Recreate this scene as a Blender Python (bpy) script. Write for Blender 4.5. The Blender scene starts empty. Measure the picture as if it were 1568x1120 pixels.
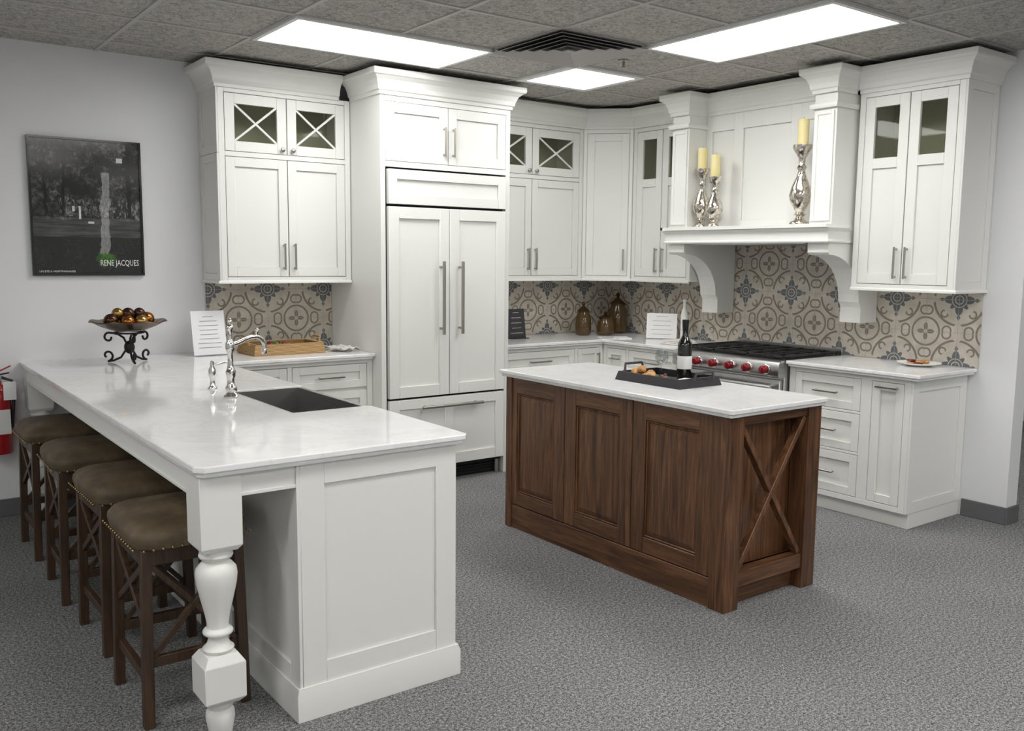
import bpy, bmesh, math, random
from mathutils import Matrix, Vector
random.seed(4)
sc=bpy.context.scene
try:
    sc.view_settings.view_transform='Standard'; sc.view_settings.look='None'
except Exception: pass
COL=bpy.context.collection
# ---------------------------------------------------------------- node helper
class X:
    def __init__(s,nt,sock): s.nt=nt; s.s=sock
    def _m(s,op,o=None,p=None):
        n=s.nt.nodes.new('ShaderNodeMath'); n.operation=op
        for i,v in enumerate((s,o,p)):
            if v is None: continue
            if isinstance(v,X): s.nt.links.new(v.s,n.inputs[i])
            else: n.inputs[i].default_value=v
        return X(s.nt,n.outputs[0])
    def __add__(s,o): return s._m('ADD',o)
    def __sub__(s,o): return s._m('SUBTRACT',o)
    def __mul__(s,o): return s._m('MULTIPLY',o)
    def __truediv__(s,o): return s._m('DIVIDE',o)
    def lt(s,o): return s._m('LESS_THAN',o)
    def gt(s,o): return s._m('GREATER_THAN',o)
    def fract(s): return s._m('FRACT')
    def abs(s): return s._m('ABSOLUTE')
    def cos(s): return s._m('COSINE')
    def sqrt(s): return s._m('SQRT')
    def max(s,o): return s._m('MAXIMUM',o)
    def min(s,o): return s._m('MINIMUM',o)
    def atan2(s,o): return s._m('ARCTAN2',o)
def newmat(name,col=(.8,.8,.8),rough=.5,metal=0.,spec=.5,coat=0.,**k):
    m=bpy.data.materials.new(name); m.use_nodes=True
    p=m.node_tree.nodes['Principled BSDF']
    p.inputs['Base Color'].default_value=(*col,1); p.inputs['Roughness'].default_value=rough
    p.inputs['Metallic'].default_value=metal
    p.inputs['Specular IOR Level'].default_value=spec
    p.inputs['Coat Weight'].default_value=coat
    for a,b in k.items(): p.inputs[a.replace('_',' ')].default_value=b
    return m
def NT(m): return m.node_tree, m.node_tree.nodes['Principled BSDF']
def noise(nt,vec,scale,detail=3,rough=.5,dist=0.):
    n=nt.nodes.new('ShaderNodeTexNoise'); n.inputs['Scale'].default_value=scale
    n.inputs['Detail'].default_value=detail; n.inputs['Roughness'].default_value=rough; n.inputs['Distortion'].default_value=dist
    if vec is not None: nt.links.new(vec,n.inputs['Vector'])
    return n.outputs['Fac']
def pos(nt): return nt.nodes.new('ShaderNodeNewGeometry').outputs['Position']
def ocoord(nt): return nt.nodes.new('ShaderNodeTexCoord').outputs['Object']
def mapping(nt,vec,scale=(1,1,1),rot=(0,0,0)):
    n=nt.nodes.new('ShaderNodeMapping'); n.inputs['Scale'].default_value=scale; n.inputs['Rotation'].default_value=rot
    nt.links.new(vec,n.inputs['Vector']); return n.outputs[0]
def ramp(nt,fac,stops):
    n=nt.nodes.new('ShaderNodeValToRGB'); e=n.color_ramp.elements
    while len(e)<len(stops): e.new(.5)
    for i,(p,c) in enumerate(stops): e[i].position=p; e[i].color=(*c,1)
    nt.links.new(fac,n.inputs[0]); return n.outputs[0]
def mixc(nt,fac,a,b):
    n=nt.nodes.new('ShaderNodeMix'); n.data_type='RGBA'
    nt.links.new(fac,n.inputs[0]) if not isinstance(fac,float) else setattr(n.inputs[0],'default_value',fac)
    for i,v in ((6,a),(7,b)):
        if isinstance(v,tuple): n.inputs[i].default_value=(*v,1)
        else: nt.links.new(v,n.inputs[i])
    return n.outputs[2]
def bump(nt,p,h,strength,dist=.01):
    n=nt.nodes.new('ShaderNodeBump'); n.inputs['Strength'].default_value=strength; n.inputs['Distance'].default_value=dist
    nt.links.new(h,n.inputs['Height']); nt.links.new(n.outputs[0],p.inputs['Normal'])
# ---------------------------------------------------------------- materials
M={}
M['white']=newmat('cabinet_white_paint',(.79,.79,.755),.38)
M['inside']=newmat('cabinet_interior',(.62,.60,.52),.6)
M['wall']=newmat('wall_paint',(.77,.775,.78),.8)
nt,p=NT(M['wall']); bump(nt,p,noise(nt,pos(nt),220,3),.08,.003)
M['wall2']=newmat('wall_paint_grey',(.50,.52,.545),.8)
M['vinyl']=newmat('vinyl_base',(.13,.13,.135),.6)
M['nickel']=newmat('brushed_nickel',(.40,.38,.35),.32,1.)
M['chrome']=newmat('chrome',(.75,.73,.70),.12,1.)
M['steel']=newmat('stainless',(.55,.55,.55),.28,1.)
nt,p=NT(M['steel']); nn=noise(nt,mapping(nt,ocoord(nt),(4,4,200)),3,2); nt.links.new(ramp(nt,nn,[(.3,(.45,.45,.45)),(.7,(.62,.62,.62))]),p.inputs['Base Color'])
M['sinksteel']=newmat('sink_steel',(.40,.385,.37),.33,1.)
M['black']=newmat('black_iron',(.012,.012,.013),.45)
M['blackgloss']=newmat('black_gloss',(.01,.01,.011),.12)
M['gap']=newmat('shadow_gap_black',(.015,.015,.015),.8)
M['slate']=newmat('tray_slate',(.035,.032,.035),.5)
M['red']=newmat('knob_red',(.20,.006,.012),.25)
M['redpaint']=newmat('extinguisher_red',(.40,.012,.015),.25,0,.5,.5)
M['paper']=newmat('paper',(.85,.85,.86),.6)
M['ink']=newmat('ink',(.22,.22,.23),.7)
M['label']=newmat('label_white',(.8,.8,.78),.5)
M['candle']=newmat('candle_wax',(.80,.71,.36),.5); NT(M['candle'])[1].inputs['Subsurface Weight'].default_value=.15
M['mercury']=newmat('mercury_glass',(.72,.66,.58),.16,1.)
nt,p=NT(M['mercury']); f=noise(nt,ocoord(nt),45,4,.7); nt.links.new(ramp(nt,f,[(.35,(.35,.29,.22)),(.5,(.72,.67,.60)),(.7,(.9,.88,.84))]),p.inputs['Base Color'])
M['amber']=newmat('amber_glass',(.13,.075,.025),.08,0,.6); NT(M['amber'])[1].inputs['Transmission Weight'].default_value=.45
M['bronze']=newmat('bronze',(.12,.075,.04),.3,1.)
M['ballA']=newmat('ball_copper',(.34,.13,.035),.2,.9)
M['ballB']=newmat('ball_gold',(.40,.25,.08),.22,.9)
M['ballC']=newmat('ball_brown',(.07,.03,.016),.2,.6)
M['bottle']=newmat('bottle_glass',(.006,.008,.006),.06,0,.7,.3)
M['bread']=newmat('bread',(.55,.27,.08),.6)
nt,p=NT(M['bread']); nt.links.new(ramp(nt,noise(nt,ocoord(nt),30,3),[(.3,(.62,.36,.13)),(.6,(.42,.17,.04))]),p.inputs['Base Color'])
M['berry']=newmat('berry',(.15,.01,.02),.35)
M['green']=newmat('leaf_green',(.06,.16,.03),.5)
M['cloth']=newmat('linen',(.72,.70,.66),.9)
M['iron']=newmat('wrought_iron',(.02,.017,.015),.45,.6)
def glassmat(name,tint,mixf):
    m=bpy.data.materials.new(name); m.use_nodes=True; nt=m.node_tree; nt.nodes.clear()
    o=nt.nodes.new('ShaderNodeOutputMaterial'); t=nt.nodes.new('ShaderNodeBsdfTransparent'); t.inputs[0].default_value=(*tint,1)
    g=nt.nodes.new('ShaderNodeBsdfGlossy'); g.inputs['Roughness'].default_value=.03
    x=nt.nodes.new('ShaderNodeMixShader'); x.inputs[0].default_value=mixf
    nt.links.new(t.outputs[0],x.inputs[1]); nt.links.new(g.outputs[0],x.inputs[2]); nt.links.new(x.outputs[0],o.inputs[0]); return m
M['glass']=glassmat('cabinet_glass',(.86,.87,.82),.015)
M['clear']=glassmat('clear_glass',(.93,.94,.94),.12)
# wood
def wood(name,c0,c1,c2,rough=.35,ax=2):
    m=newmat(name,c1,rough); nt,p=NT(m)
    def sc3(a,b): s=[a,a,a]; s[ax]=b; return tuple(s)
    v=mapping(nt,ocoord(nt),sc3(22,1.6)); f=noise(nt,v,1.3,6,.62,1.4)
    v2=mapping(nt,ocoord(nt),sc3(260,6)); f2=noise(nt,v2,1,2)
    v3=mapping(nt,ocoord(nt),sc3(5,.5)); f3=noise(nt,v3,1,2)
    a=X(nt,f)*.6+X(nt,f2)*.18+X(nt,f3)*.22
    nt.links.new(ramp(nt,a.s,[(.36,c0),(.5,c1),(.64,c2)]),p.inputs['Base Color']); bump(nt,p,a.s,.12,.002); return m
WC=((.030,.0125,.006),(.112,.049,.022),(.215,.102,.047))
M['walnut']=wood('walnut_wood',*WC,.33)
M['walnuth']=wood('walnut_wood_rail',*WC,.33,1)
M['walnutx']=wood('walnut_wood_end_rail',*WC,.33,0)
M['stoolwood']=wood('stool_wood',(.020,.011,.006),(.052,.027,.014),(.090,.048,.026),.42)
M['leather']=newmat('stool_suede',(.11,.085,.055),.62)
nt,p=NT(M['leather']); f=noise(nt,pos(nt),9,4,.6); nt.links.new(ramp(nt,f,[(.3,(.055,.037,.019)),(.55,(.110,.078,.042)),(.75,(.185,.140,.082))]),p.inputs['Base Color']); bump(nt,p,noise(nt,pos(nt),60,3),.15,.004)
M['nail']=newmat('brass_nail',(.35,.25,.12),.3,1.)
M['wicker']=newmat('wicker',(.42,.25,.10),.7)
nt,p=NT(M['wicker']); w=nt.nodes.new('ShaderNodeTexWave'); w.inputs['Scale'].default_value=40; w.inputs['Distortion'].default_value=2; w.bands_direction='Z'; nt.links.new(pos(nt),w.inputs['Vector'])
nt.links.new(ramp(nt,w.outputs['Fac'],[(.2,(.22,.11,.04)),(.7,(.55,.36,.16))]),p.inputs['Base Color']); bump(nt,p,w.outputs['Fac'],.5,.004)
# quartz
M['quartz']=newmat('quartz_counter',(.8,.8,.79),.08,0,.5)
nt,p=NT(M['quartz']); f=noise(nt,pos(nt),2.2,8,.62,1.8)
v=((X(nt,f)-.5).abs()*26).min(1.)
f2=noise(nt,pos(nt),7,5,.6)
base=ramp(nt,f2,[(.3,(.83,.83,.825)),(.6,(.87,.87,.865))])
nt.links.new(mixc(nt,v.s,(.80,.795,.78),base),p.inputs['Base Color'])
# carpet
M['carpet']=newmat('grey_carpet',(.2,.2,.21),.95,0,.1)
nt,p=NT(M['carpet']); a=noise(nt,pos(nt),190,3,.75); b_=noise(nt,pos(nt),85,3,.65); c_=noise(nt,pos(nt),1.2,2)
mix=X(nt,a)*.58+X(nt,b_)*.37+X(nt,c_)*.05
nt.links.new(ramp(nt,mix.s,[(.41,(.050,.050,.051)),(.5,(.180,.180,.182)),(.59,(.42,.42,.42))]),p.inputs['Base Color']); bump(nt,p,mix.s,.4,.006)
# ceiling tile
M['ctile']=newmat('acoustic_tile',(.4,.38,.35),.95,0,.1)
nt,p=NT(M['ctile']); a=noise(nt,pos(nt),110,4,.75); b_=noise(nt,pos(nt),34,4,.7)
mix=X(nt,a)*.6+X(nt,b_)*.4
nt.links.new(ramp(nt,mix.s,[(.40,(.24,.23,.21)),(.5,(.48,.46,.43)),(.60,(.62,.60,.565))]),p.inputs['Base Color']); bump(nt,p,mix.s,.5,.01)
M['tbar']=newmat('ceiling_tbar',(.52,.50,.475),.6)
M['ventgrey']=newmat('vent_grey',(.45,.43,.41),.5)
# lights
def emis(name,col,s):
    m=bpy.data.materials.new(name); m.use_nodes=True; nt=m.node_tree; nt.nodes.clear()
    o=nt.nodes.new('ShaderNodeOutputMaterial'); e=nt.nodes.new('ShaderNodeEmission'); e.inputs[0].default_value=(*col,1); e.inputs[1].default_value=s
    nt.links.new(e.outputs[0],o.inputs[0]); return m
M['lens']=emis('light_lens',(1.,.992,.975),12.6)
# backsplash
M['tile']=newmat('patterned_cement_tile',(.5,.47,.42),.35)
nt,p=NT(M['tile'])
sp=nt.nodes.new('ShaderNodeSeparateXYZ'); nt.links.new(pos(nt),sp.inputs[0])
x_,y_,z_=[X(nt,o) for o in sp.outputs]
s_=(x_+y_+20.0)/.406; t_=(z_-.914+4.263)/.406
px=s_.fract()-.5; py=t_.fract()-.5
r=(px*px+py*py).sqrt(); th=py.atan2(px)
ax=px.abs(); ay=py.abs()
inv=lambda m_: m_*-1.+1.
star=r.lt((th*8.).cos()*.035+.15)
hole=(r.gt(.055)*r.lt(.070)).max(r.gt(.105)*r.lt(.117)); star=star*inv(hole)
petal=r.lt((th*4.).cos()*.075+.155)*r.gt(.12)
diam=((ax-.265)*.6).abs()+ay; diam=diam.lt(.030)
diam2=((ay-.265)*.6).abs()+ax; diam=diam.max(diam2.lt(.030))
def ring(cx,cy,R,w): 
    dx=ax-cx; dy=ay-cy; d=(dx*dx+dy*dy).sqrt(); return (d-R).abs().lt(w)
arc=(r-.385).abs().lt(.017)*((ax-ay).abs().lt(.335))
tan=arc.max(ring(.5,.5,.215,.015)).max(ring(.215,.215,.052,.013)*(ax+ay).gt(.38)).max(ring(.47,.17,.065,.013)*(ax).lt(.5)).max(ring(.17,.47,.065,.013))
dx=ax-.5; dy=ay-.5; rc=(dx*dx+dy*dy).sqrt(); tc=dy.atan2(dx)
tan=tan.max(rc.lt((tc*4.).cos()*.05+.085)*rc.gt(.03))
blue=star.max(petal).max(diam)
gx=((s_*2.).fract()-.5).abs().gt(.493).max(((t_*2.).fract()-.5).abs().gt(.493))
nz=noise(nt,pos(nt),14,4)
bg=ramp(nt,nz,[(.3,(.50,.455,.385)),(.7,(.63,.58,.50))])
c1=mixc(nt,tan.s,bg,(.235,.20,.16)); c2=mixc(nt,blue.s,c1,(.135,.148,.162)); c3=mixc(nt,gx.s,c2,(.40,.37,.33))
nt.links.new(c3,p.inputs['Base Color'])
# poster picture
M['photo']=newmat('poster_photograph',(.1,.1,.1),.12)
nt,p=NT(M['photo']); sp=nt.nodes.new('ShaderNodeSeparateXYZ'); nt.links.new(pos(nt),sp.inputs[0])
x_,y_,z_=[X(nt,o) for o in sp.outputs]
u=(x_+4.54)/.58; v=(z_-1.44)/.76
n1=X(nt,noise(nt,pos(nt),30,10,.85,.6)); n2=X(nt,noise(nt,pos(nt),6.5,4,.6)); n3=X(nt,noise(nt,mapping(nt,pos(nt),(4,4,50)),1.,4,.6)); n4=X(nt,noise(nt,mapping(nt,pos(nt),(70,70,24)),1.,6,.8,.5)); n5=X(nt,noise(nt,pos(nt),14,3,.5))
fol=((n1-.47)*1.5).max(0.)*((n2-.42)*4.).max(0.).min(1.)
edge=(n5-.5)*.09
trunk=(u-.665+edge-(v-.5)*.06).abs().lt(.045)*v.lt(.78)*v.gt(.10)
trunk2=((u-.26+edge*.6-(v-.5)*.08).abs().lt(.014)).max((u-.90+edge).abs().lt(.022)).max((u-.10+edge).abs().lt(.012))*v.gt(.43)
lamp=((u-.82).abs().lt(.03)*(v-.88).abs().lt(.018)).max((u-.42).abs().lt(.010)*(v-.46).abs().lt(.05)).max((u-.36).abs().lt(.012)*(v-.49).abs().lt(.02)).max((u-.52+edge).abs().lt(.025)*(v-.385).abs().lt(.008))
road=v.lt(.42)*v.gt(.27)
town=(v-.50+edge).abs().lt(.075)*(n4-.50).max(0.)*2.0*(u.gt(.22))
val=fol*(v.gt(.40)*.85+.15)+trunk*n4*.40+lamp*.55+road*((n3-.3).max(0.))*.22+town+.012
val=val*inv(trunk2*.85)
cmb=nt.nodes.new('ShaderNodeCombineColor')
for i in range(3): nt.links.new(val.s,cmb.inputs[i])
du=u-.66; dv=v-.10
gm=((du*du+dv*dv*2.6).sqrt()+(n1-.5)*.45).lt(.085)
nt.links.new(mixc(nt,gm.s,cmb.outputs[0],ramp(nt,n1.s,[(.4,(.01,.05,.005)),(.65,(.12,.30,.03))])),p.inputs['Base Color'])
# ---------------------------------------------------------------- builder
def frame(o,a,n): 
    m=Matrix.Identity(4); a=Vector(a);n=Vector(n)
    for i in range(3): m[i][0]=a[i]; m[i][1]=n[i]; m[i][2]=(0,0,1)[i]; m[i][3]=o[i]
    return m
I4=Matrix.Identity(4)
class B:
    def __init__(s): s.v=[];s.f=[];s.m=[];s.sm=[];s.M=I4.copy();s.mats=[]
    def mi(s,k):
        if k not in s.mats: s.mats.append(k)
        return s.mats.index(k)
    def add(s,vs,fs,mat,smooth=False):
        o=len(s.v); s.v+=[tuple(s.M@Vector(v)) for v in vs]; k=s.mi(mat)
        for f in fs: s.f.append([i+o for i in f]); s.m.append(k); s.sm.append(smooth)
    def box(s,x0,x1,y0,y1,z0,z1,mat):
        vs=[(x,y,z) for x in (x0,x1) for y in (y0,y1) for z in (z0,z1)]
        s.add(vs,[(0,1,3,2),(4,6,7,5),(0,4,5,1),(2,3,7,6),(0,2,6,4),(1,5,7,3)],mat)
    def prism(s,poly,z0,z1,mat):
        n=len(poly); s.add([(x,y,z0) for x,y in poly]+[(x,y,z1) for x,y in poly],[list(range(n))[::-1],list(range(n,2*n))]+[(i,(i+1)%n,n+(i+1)%n,n+i) for i in range(n)],mat)
    def beam(s,p,q,w,h,mat,up=(0,0,1)):
        p=Vector(p);q=Vector(q);d=(q-p).normalized();u=Vector(up)
        if abs(d.dot(u))>.98:u=Vector((1,0,0))
        r=d.cross(u).normalized();u=r.cross(d)
        vs=[tuple(c+r*a*w/2+u*b*h/2) for c in (p,q) for a in (-1,1) for b in (-1,1)]
        s.add(vs,[(0,1,3,2),(4,6,7,5),(0,4,5,1),(2,3,7,6),(0,2,6,4),(1,5,7,3)],mat)
    def lathe(s,c,prof,mat,n=24,smooth=True,sx=1,sy=1,ex=None,wave=0,wn=0):
        vs=[];fs=[];m=len(prof)
        for j,(r,z) in enumerate(prof):
            for i in range(n):
                t=2*math.pi*i/n; ct,st=math.cos(t),math.sin(t)
                if ex:
                    k=(abs(ct)**ex+abs(st)**ex)**(-1/ex); ct*=k; st*=k
                vs.append((c[0]+r*ct*sx,c[1]+r*st*sy,c[2]+z+(wave*math.sin(wn*t) if r>.12 else 0)))
        for j in range(m-1):
            for i in range(n): fs.append((j*n+i,j*n+(i+1)%n,(j+1)*n+(i+1)%n,(j+1)*n+i))
        if prof[0][0]>1e-4: fs.append(list(range(n))[::-1])
        if prof[-1][0]>1e-4: fs.append(list(range((m-1)*n,m*n)))
        s.add(vs,fs,mat,smooth)
    def tube(s,pts,r,mat,n=8,close=False):
        pts=[Vector(p) for p in pts]; vs=[];fs=[];m=len(pts); prev=None
        for j,p in enumerate(pts):
            a=pts[max(j-1,0)];b=pts[min(j+1,m-1)]
            if close: a=pts[(j-1)%m]; b=pts[(j+1)%m]
            d=(b-a).normalized(); 
            if prev is None:
                u=Vector((0,0,1)) if abs(d.z)<.9 else Vector((1,0,0)); r1=d.cross(u).normalized()
            else: r1=(prev-d*prev.dot(d)).normalized()
            prev=r1; r2=d.cross(r1); rr=r[j] if isinstance(r,(list,tuple)) else r
            for i in range(n):
                t=2*math.pi*i/n; vs.append(tuple(p+r1*math.cos(t)*rr+r2*math.sin(t)*rr))
        for j in range(m-1 if not close else m):
            k=(j+1)%m
            for i in range(n): fs.append((j*n+i,j*n+(i+1)%n,k*n+(i+1)%n,k*n+i))
        if not close: fs.append(list(range(n))[::-1]); fs.append(list(range((m-1)*n,m*n)))
        s.add(vs,fs,mat,True)
    def cyl(s,p,q,r,mat,n=16): s.tube([p,q],r,mat,n)
    def ball(s,c,r,mat,sx=1,sy=1,sz=1,n=16):
        pr=[(r*math.sin(math.pi*j/10),-r*math.cos(math.pi*j/10)*sz) for j in range(11)]
        pr[0]=(1e-5,pr[0][1]); pr[-1]=(1e-5,pr[-1][1])
        s.lathe(c,pr,mat,n,True,sx,sy)
    def sweep(s,path,prof,mat,z0=0,close=False):
        P=[Vector(p) for p in path]; n=len(P); offs=[]
        for i in range(n):
            def nrm(a,b): d=(b-a).normalized(); return Vector((d.y,-d.x))
            if close: n1=nrm(P[i-1],P[i]); n2=nrm(P[i],P[(i+1)%n])
            else:
                n1=nrm(P[i-1],P[i]) if i>0 else nrm(P[0],P[1]); n2=nrm(P[i],P[i+1]) if i<n-1 else n1
            m=(n1+n2)/2; offs.append(m/max(m.length_squared,.1))
        k=len(prof); vs=[(P[i].x+offs[i].x*o,P[i].y+offs[i].y*o,z0+z) for i in range(n) for o,z in prof]
        fs=[]
        for i in range(n if close else n-1):
            j=(i+1)%n
            for q in range(k): fs.append((i*k+q,i*k+(q+1)%k,j*k+(q+1)%k,j*k+q))
        if not close: fs.append(list(range(k))); fs.append(list(range((n-1)*k,n*k))[::-1])
        s.add(vs,fs,mat)
    def text(s,str_,size,mat,mtx):
        cu=bpy.data.curves.new('tmp','FONT'); cu.body=str_; cu.size=size; cu.resolution_u=2
        ob=bpy.data.objects.new('tmp',cu); COL.objects.link(ob); bpy.context.view_layer.update()
        me=bpy.data.meshes.new_from_object(ob.evaluated_get(bpy.context.evaluated_depsgraph_get()))
        s.add([tuple(mtx@v.co) for v in me.vertices],[list(f.vertices) for f in me.polygons],mat)
        bpy.data.objects.remove(ob); bpy.data.meshes.remove(me); bpy.data.curves.remove(cu)
    def done(s,name,bev=0,seg=1,ang=None,sub=0,recalc=True):
        xs=[v[0] for v in s.v];ys=[v[1] for v in s.v];zs=[v[2] for v in s.v]
        c=((min(xs)+max(xs))/2,(min(ys)+max(ys))/2,min(zs))
        me=bpy.data.meshes.new(name); me.from_pydata([(v[0]-c[0],v[1]-c[1],v[2]-c[2]) for v in s.v],[],s.f)
        for k in s.mats: me.materials.append(M[k])
        for i,pl in enumerate(me.polygons): pl.material_index=s.m[i]; pl.use_smooth=s.sm[i]
        if recalc:
            bm=bmesh.new(); bm.from_mesh(me); bmesh.ops.recalc_face_normals(bm,faces=bm.faces); bm.to_mesh(me); bm.free()
        if any(s.sm): me.set_sharp_from_angle(angle=math.radians(ang or 50))
        ob=bpy.data.objects.new(name,me); ob.location=c; COL.objects.link(ob)
        if bev:
            md=ob.modifiers.new('bevel','BEVEL'); md.width=bev; md.segments=seg; md.limit_method='ANGLE'; md.angle_limit=math.radians(40)
        return ob
FB=frame((0,0,0),(1,0,0),(0,-1,0))          # back wall: a=x, n=-y
FR=frame((0,0,0),(0,-1,0),(-1,0,0))         # range wall: a=-y, n=-x
def FE(y): return frame((0,y,0),(1,0,0),(0,-1,0))
def FL(x): return frame((x,0,0),(0,-1,0),(-1,0,0))
def FX(x): return frame((x,0,0),(0,-1,0),(1,0,0))
# ---------------------------------------------------------------- cabinet parts
G=.003
def panel(b,a0,a1,z0,z1,n,r=.058,t=.02,mat='white',rt=None,rb=None,rec=.013):
    rt=rt or r; rb=rb or r
    rec=min(rec,t-.003)
    b.box(a0,a0+r,n-t,n,z0,z1,mat); b.box(a1-r,a1,n-t,n,z0,z1,mat)
    b.box(a0+r,a1-r,n-t,n,z1-rt,z1,mat); b.box(a0+r,a1-r,n-t,n,z0,z0+rb,mat)
    b.box(a0+r,a1-r,n-t,n-rec,z0+rb,z1-rt,mat)
def door(b,a0,a1,z0,z1,n,**k): panel(b,a0+G,a1-G,z0+G,z1-G,n,**k)
def xbar(b,p,q,hw,n0,n1,mat):
    d=Vector((q[0]-p[0],q[1]-p[1])).normalized(); w=Vector((-d.y,d.x))*hw
    pts=[(p[0]+w.x,p[1]+w.y),(q[0]+w.x,q[1]+w.y),(q[0]-w.x,q[1]-w.y),(p[0]-w.x,p[1]-w.y)]
    vs=[(a,n0,z) for a,z in pts]+[(a,n1,z) for a,z in pts]
    b.add(vs,[(0,1,2,3),(7,6,5,4),(0,4,5,1),(1,5,6,2),(2,6,7,3),(3,7,4,0)],mat)
def glassdoor(b,a0,a1,z0,z1,n,x=False,split=None,r=.058,t=.02):
    a0+=G;a1-=G;z0+=G;z1-=G
    b.box(a0,a0+r,n-t,n,z0,z1,'white'); b.box(a1-r,a1,n-t,n,z0,z1,'white'); b.box(a0+r,a1-r,n-t,n,z1-r,z1,'white'); b.box(a0+r,a1-r,n-t,n,z0,z0+r,'white')
    g0=z0+r
    if split:
        b.box(a0+r,a1-r,n-t,n,split-r/2,split+r/2,'white'); b.box(a0+r,a1-r,n-t,n-.013,z0+r,split-r/2,'white'); g0=split+r/2
    b.box(a0+r,a1-r,n-t+.002,n-t+.006,g0,z1-r,'glass')
    if x:
        xbar(b,(a0+r,g0),(a1-r,z1-r),.007,n-.0135,n-.003,'white'); xbar(b,(a0+r,z1-r),(a1-r,g0),.007,n-.0128,n-.0036,'white')
def pull(b,a,z,n,L,vert=True,mat='nickel',w=.011,off=.032):
    h=L/2
    if vert:
        b.box(a-w/2,a+w/2,n+off-w,n+off,z-h,z+h,mat)
        for s_ in (-1,1): b.box(a-w/2,a+w/2,n-.002,n+off-w,z+s_*(h-.012)-w/2,z+s_*(h-.012)+w/2,mat)
    else:
        b.box(a-h,a+h,n+off-w,n+off,z-w/2,z+w/2,mat)
        for s_ in (-1,1): b.box(a+s_*(h-.012)-w/2,a+s_*(h-.012)+w/2,n-.002,n+off-w,z-w/2,z+w/2,mat)
def knob(b,a,z,n,mat='nickel'):
    b.tube([(a,n-.002,z),(a,n+.012,z),(a,n+.016,z),(a,n+.024,z),(a,n+.028,z)],[.006,.006,.015,.015,.009],mat,12)
ZU=1.38; ZT=2.57; ZB=2.17
CROWN=[(0,0),(.010,0),(.012,.022),(.022,.028),(.027,.055),(.042,.088),(.066,.108),(.078,.112),(.082,.122),(.082,.15),(0,.15)]
RAIL=[(0,0),(.012,0),(.012,.012),(.006,.02),(0,.02)]
def carcass(b,a0,a1,z0,z1,d,t=.018,y0=.002):
    b.box(a0,a0+t,y0,d-.02,z0,z1,'white'); b.box(a1-t,a1,y0,d-.02,z0,z1,'white')
    b.box(a0+t,a1-t,y0,d-.02,z0,z0+t,'white'); b.box(a0+t,a1-t,y0,d-.02,z1-t,z1,'white')
    b.box(a0+t,a1-t,y0,y0+.008,z0+t,z1-t,'inside')
def faceframe(b,a0,a1,z0,z1,d,s=.038,mids=(),top=.03,bot=.03,t=.02):
    b.box(a0,a0+s,d-t,d,z0,z1,'white'); b.box(a1-s,a1,d-t,d,z0,z1,'white')
    b.box(a0+s,a1-s,d-t,d,z0,z0+bot,'white'); b.box(a0+s,a1-s,d-t,d,z1-top,z1,'white')
    for m in mids: b.box(a0+s,a1-s,d-t,d,m-.015,m+.015,'white')
# ---------------------------------------------------------------- ROOM
HC=2.75
RX0,RX1,RY0=-8.5,3.2,-9.8
b=B(); b.box(RX0,RX1,RY0,0.,-.05,0,'carpet'); b.done('floor')
b=B(); b.box(RX0,RX1,RY0,0.,HC,HC+.04,'ctile'); b.done('ceiling')
b=B(); b.box(RX0-.1,RX1+.1,0,.12,-.05,HC+.04,'wall'); b.done('wall_back')
YE=-3.50
b=B(); b.box(0,.13,YE,-.001,0,HC,'wall'); b.done('wall_range')
b=B(); b.box(RX0-.1,RX0,RY0,0,-.05,HC+.04,'wall'); b.done('wall_left')
b=B(); b.box(RX1,RX1+.1,RY0,0,-.05,HC+.04,'wall2'); b.done('wall_right')
b=B(); b.box(RX0-.1,RX1+.1,RY0-.12,RY0,-.05,HC+.04,'wall'); b.done('wall_front')
b=B(); b.box(RX0,-4.32,-.012,0,0,.105,'vinyl'); b.done('baseboard_back',.003)
b=B(); b.box(-.012,0,YE,-3.235,0,.105,'vinyl'); b.box(-.012,.142,YE-.012,YE,0,.105,'vinyl'); b.box(.13,.142,YE,-.01,0,.105,'vinyl'); b.done('baseboard_range',.003)
b=B(); b.box(RX1-.012,RX1,RY0,0,0,.105,'vinyl'); b.done('baseboard_right')
# ceiling grid
S=.61; GX=-1.73; GY=-.915
b=B()
x=GX
while x-S>RX0: x-=S
while x<RX1: b.box(x-.012,x+.012,RY0,-.001,HC-.006,HC,'tbar'); x+=S
y=GY
while y+S<0: y+=S
while y>RY0: b.box(RX0,RX1,y-.012,y+.012,HC-.0065,HC,'tbar'); y-=S
b.done('ceiling_grid')
def lightpanel(x0,y0,w,h,i=.026):
    b=B(); z=HC-.008
    x1=x0+w;y1=y0+h
    b.box(x0,x1,y0,y0+i,z-.012,z,'label');b.box(x0,x1,y1-i,y1,z-.012,z,'label');b.box(x0,x0+i,y0+i,y1-i,z-.012,z,'label');b.box(x1-i,x1,y0+i,y1-i,z-.012,z,'label')
    b.box(x0+i,x1-i,y0+i,y1-i,z-.006,z-.001,'lens')
    b.done('ceiling_light_panel')
lightpanel(GX-3*S,GY-S,2*S,S)
lightpanel(GX,GY-4*S,S,2*S)
lightpanel(GX,GY-S,S,S,.05)
for (gx_,gy_) in ((-4,-6.),(-8,-6.),(-4,-10.),(-8,-10.),(0,-10.),(-10,-3.),(0,-7.),(-6,-13.),(-1,-13.),(4,-2.),(-10,-13.)):  # unseen panels elsewhere in the room, added as fill light
    lightpanel(GX+S*gx_,GY+S*gy_,2*S,S)
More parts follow.
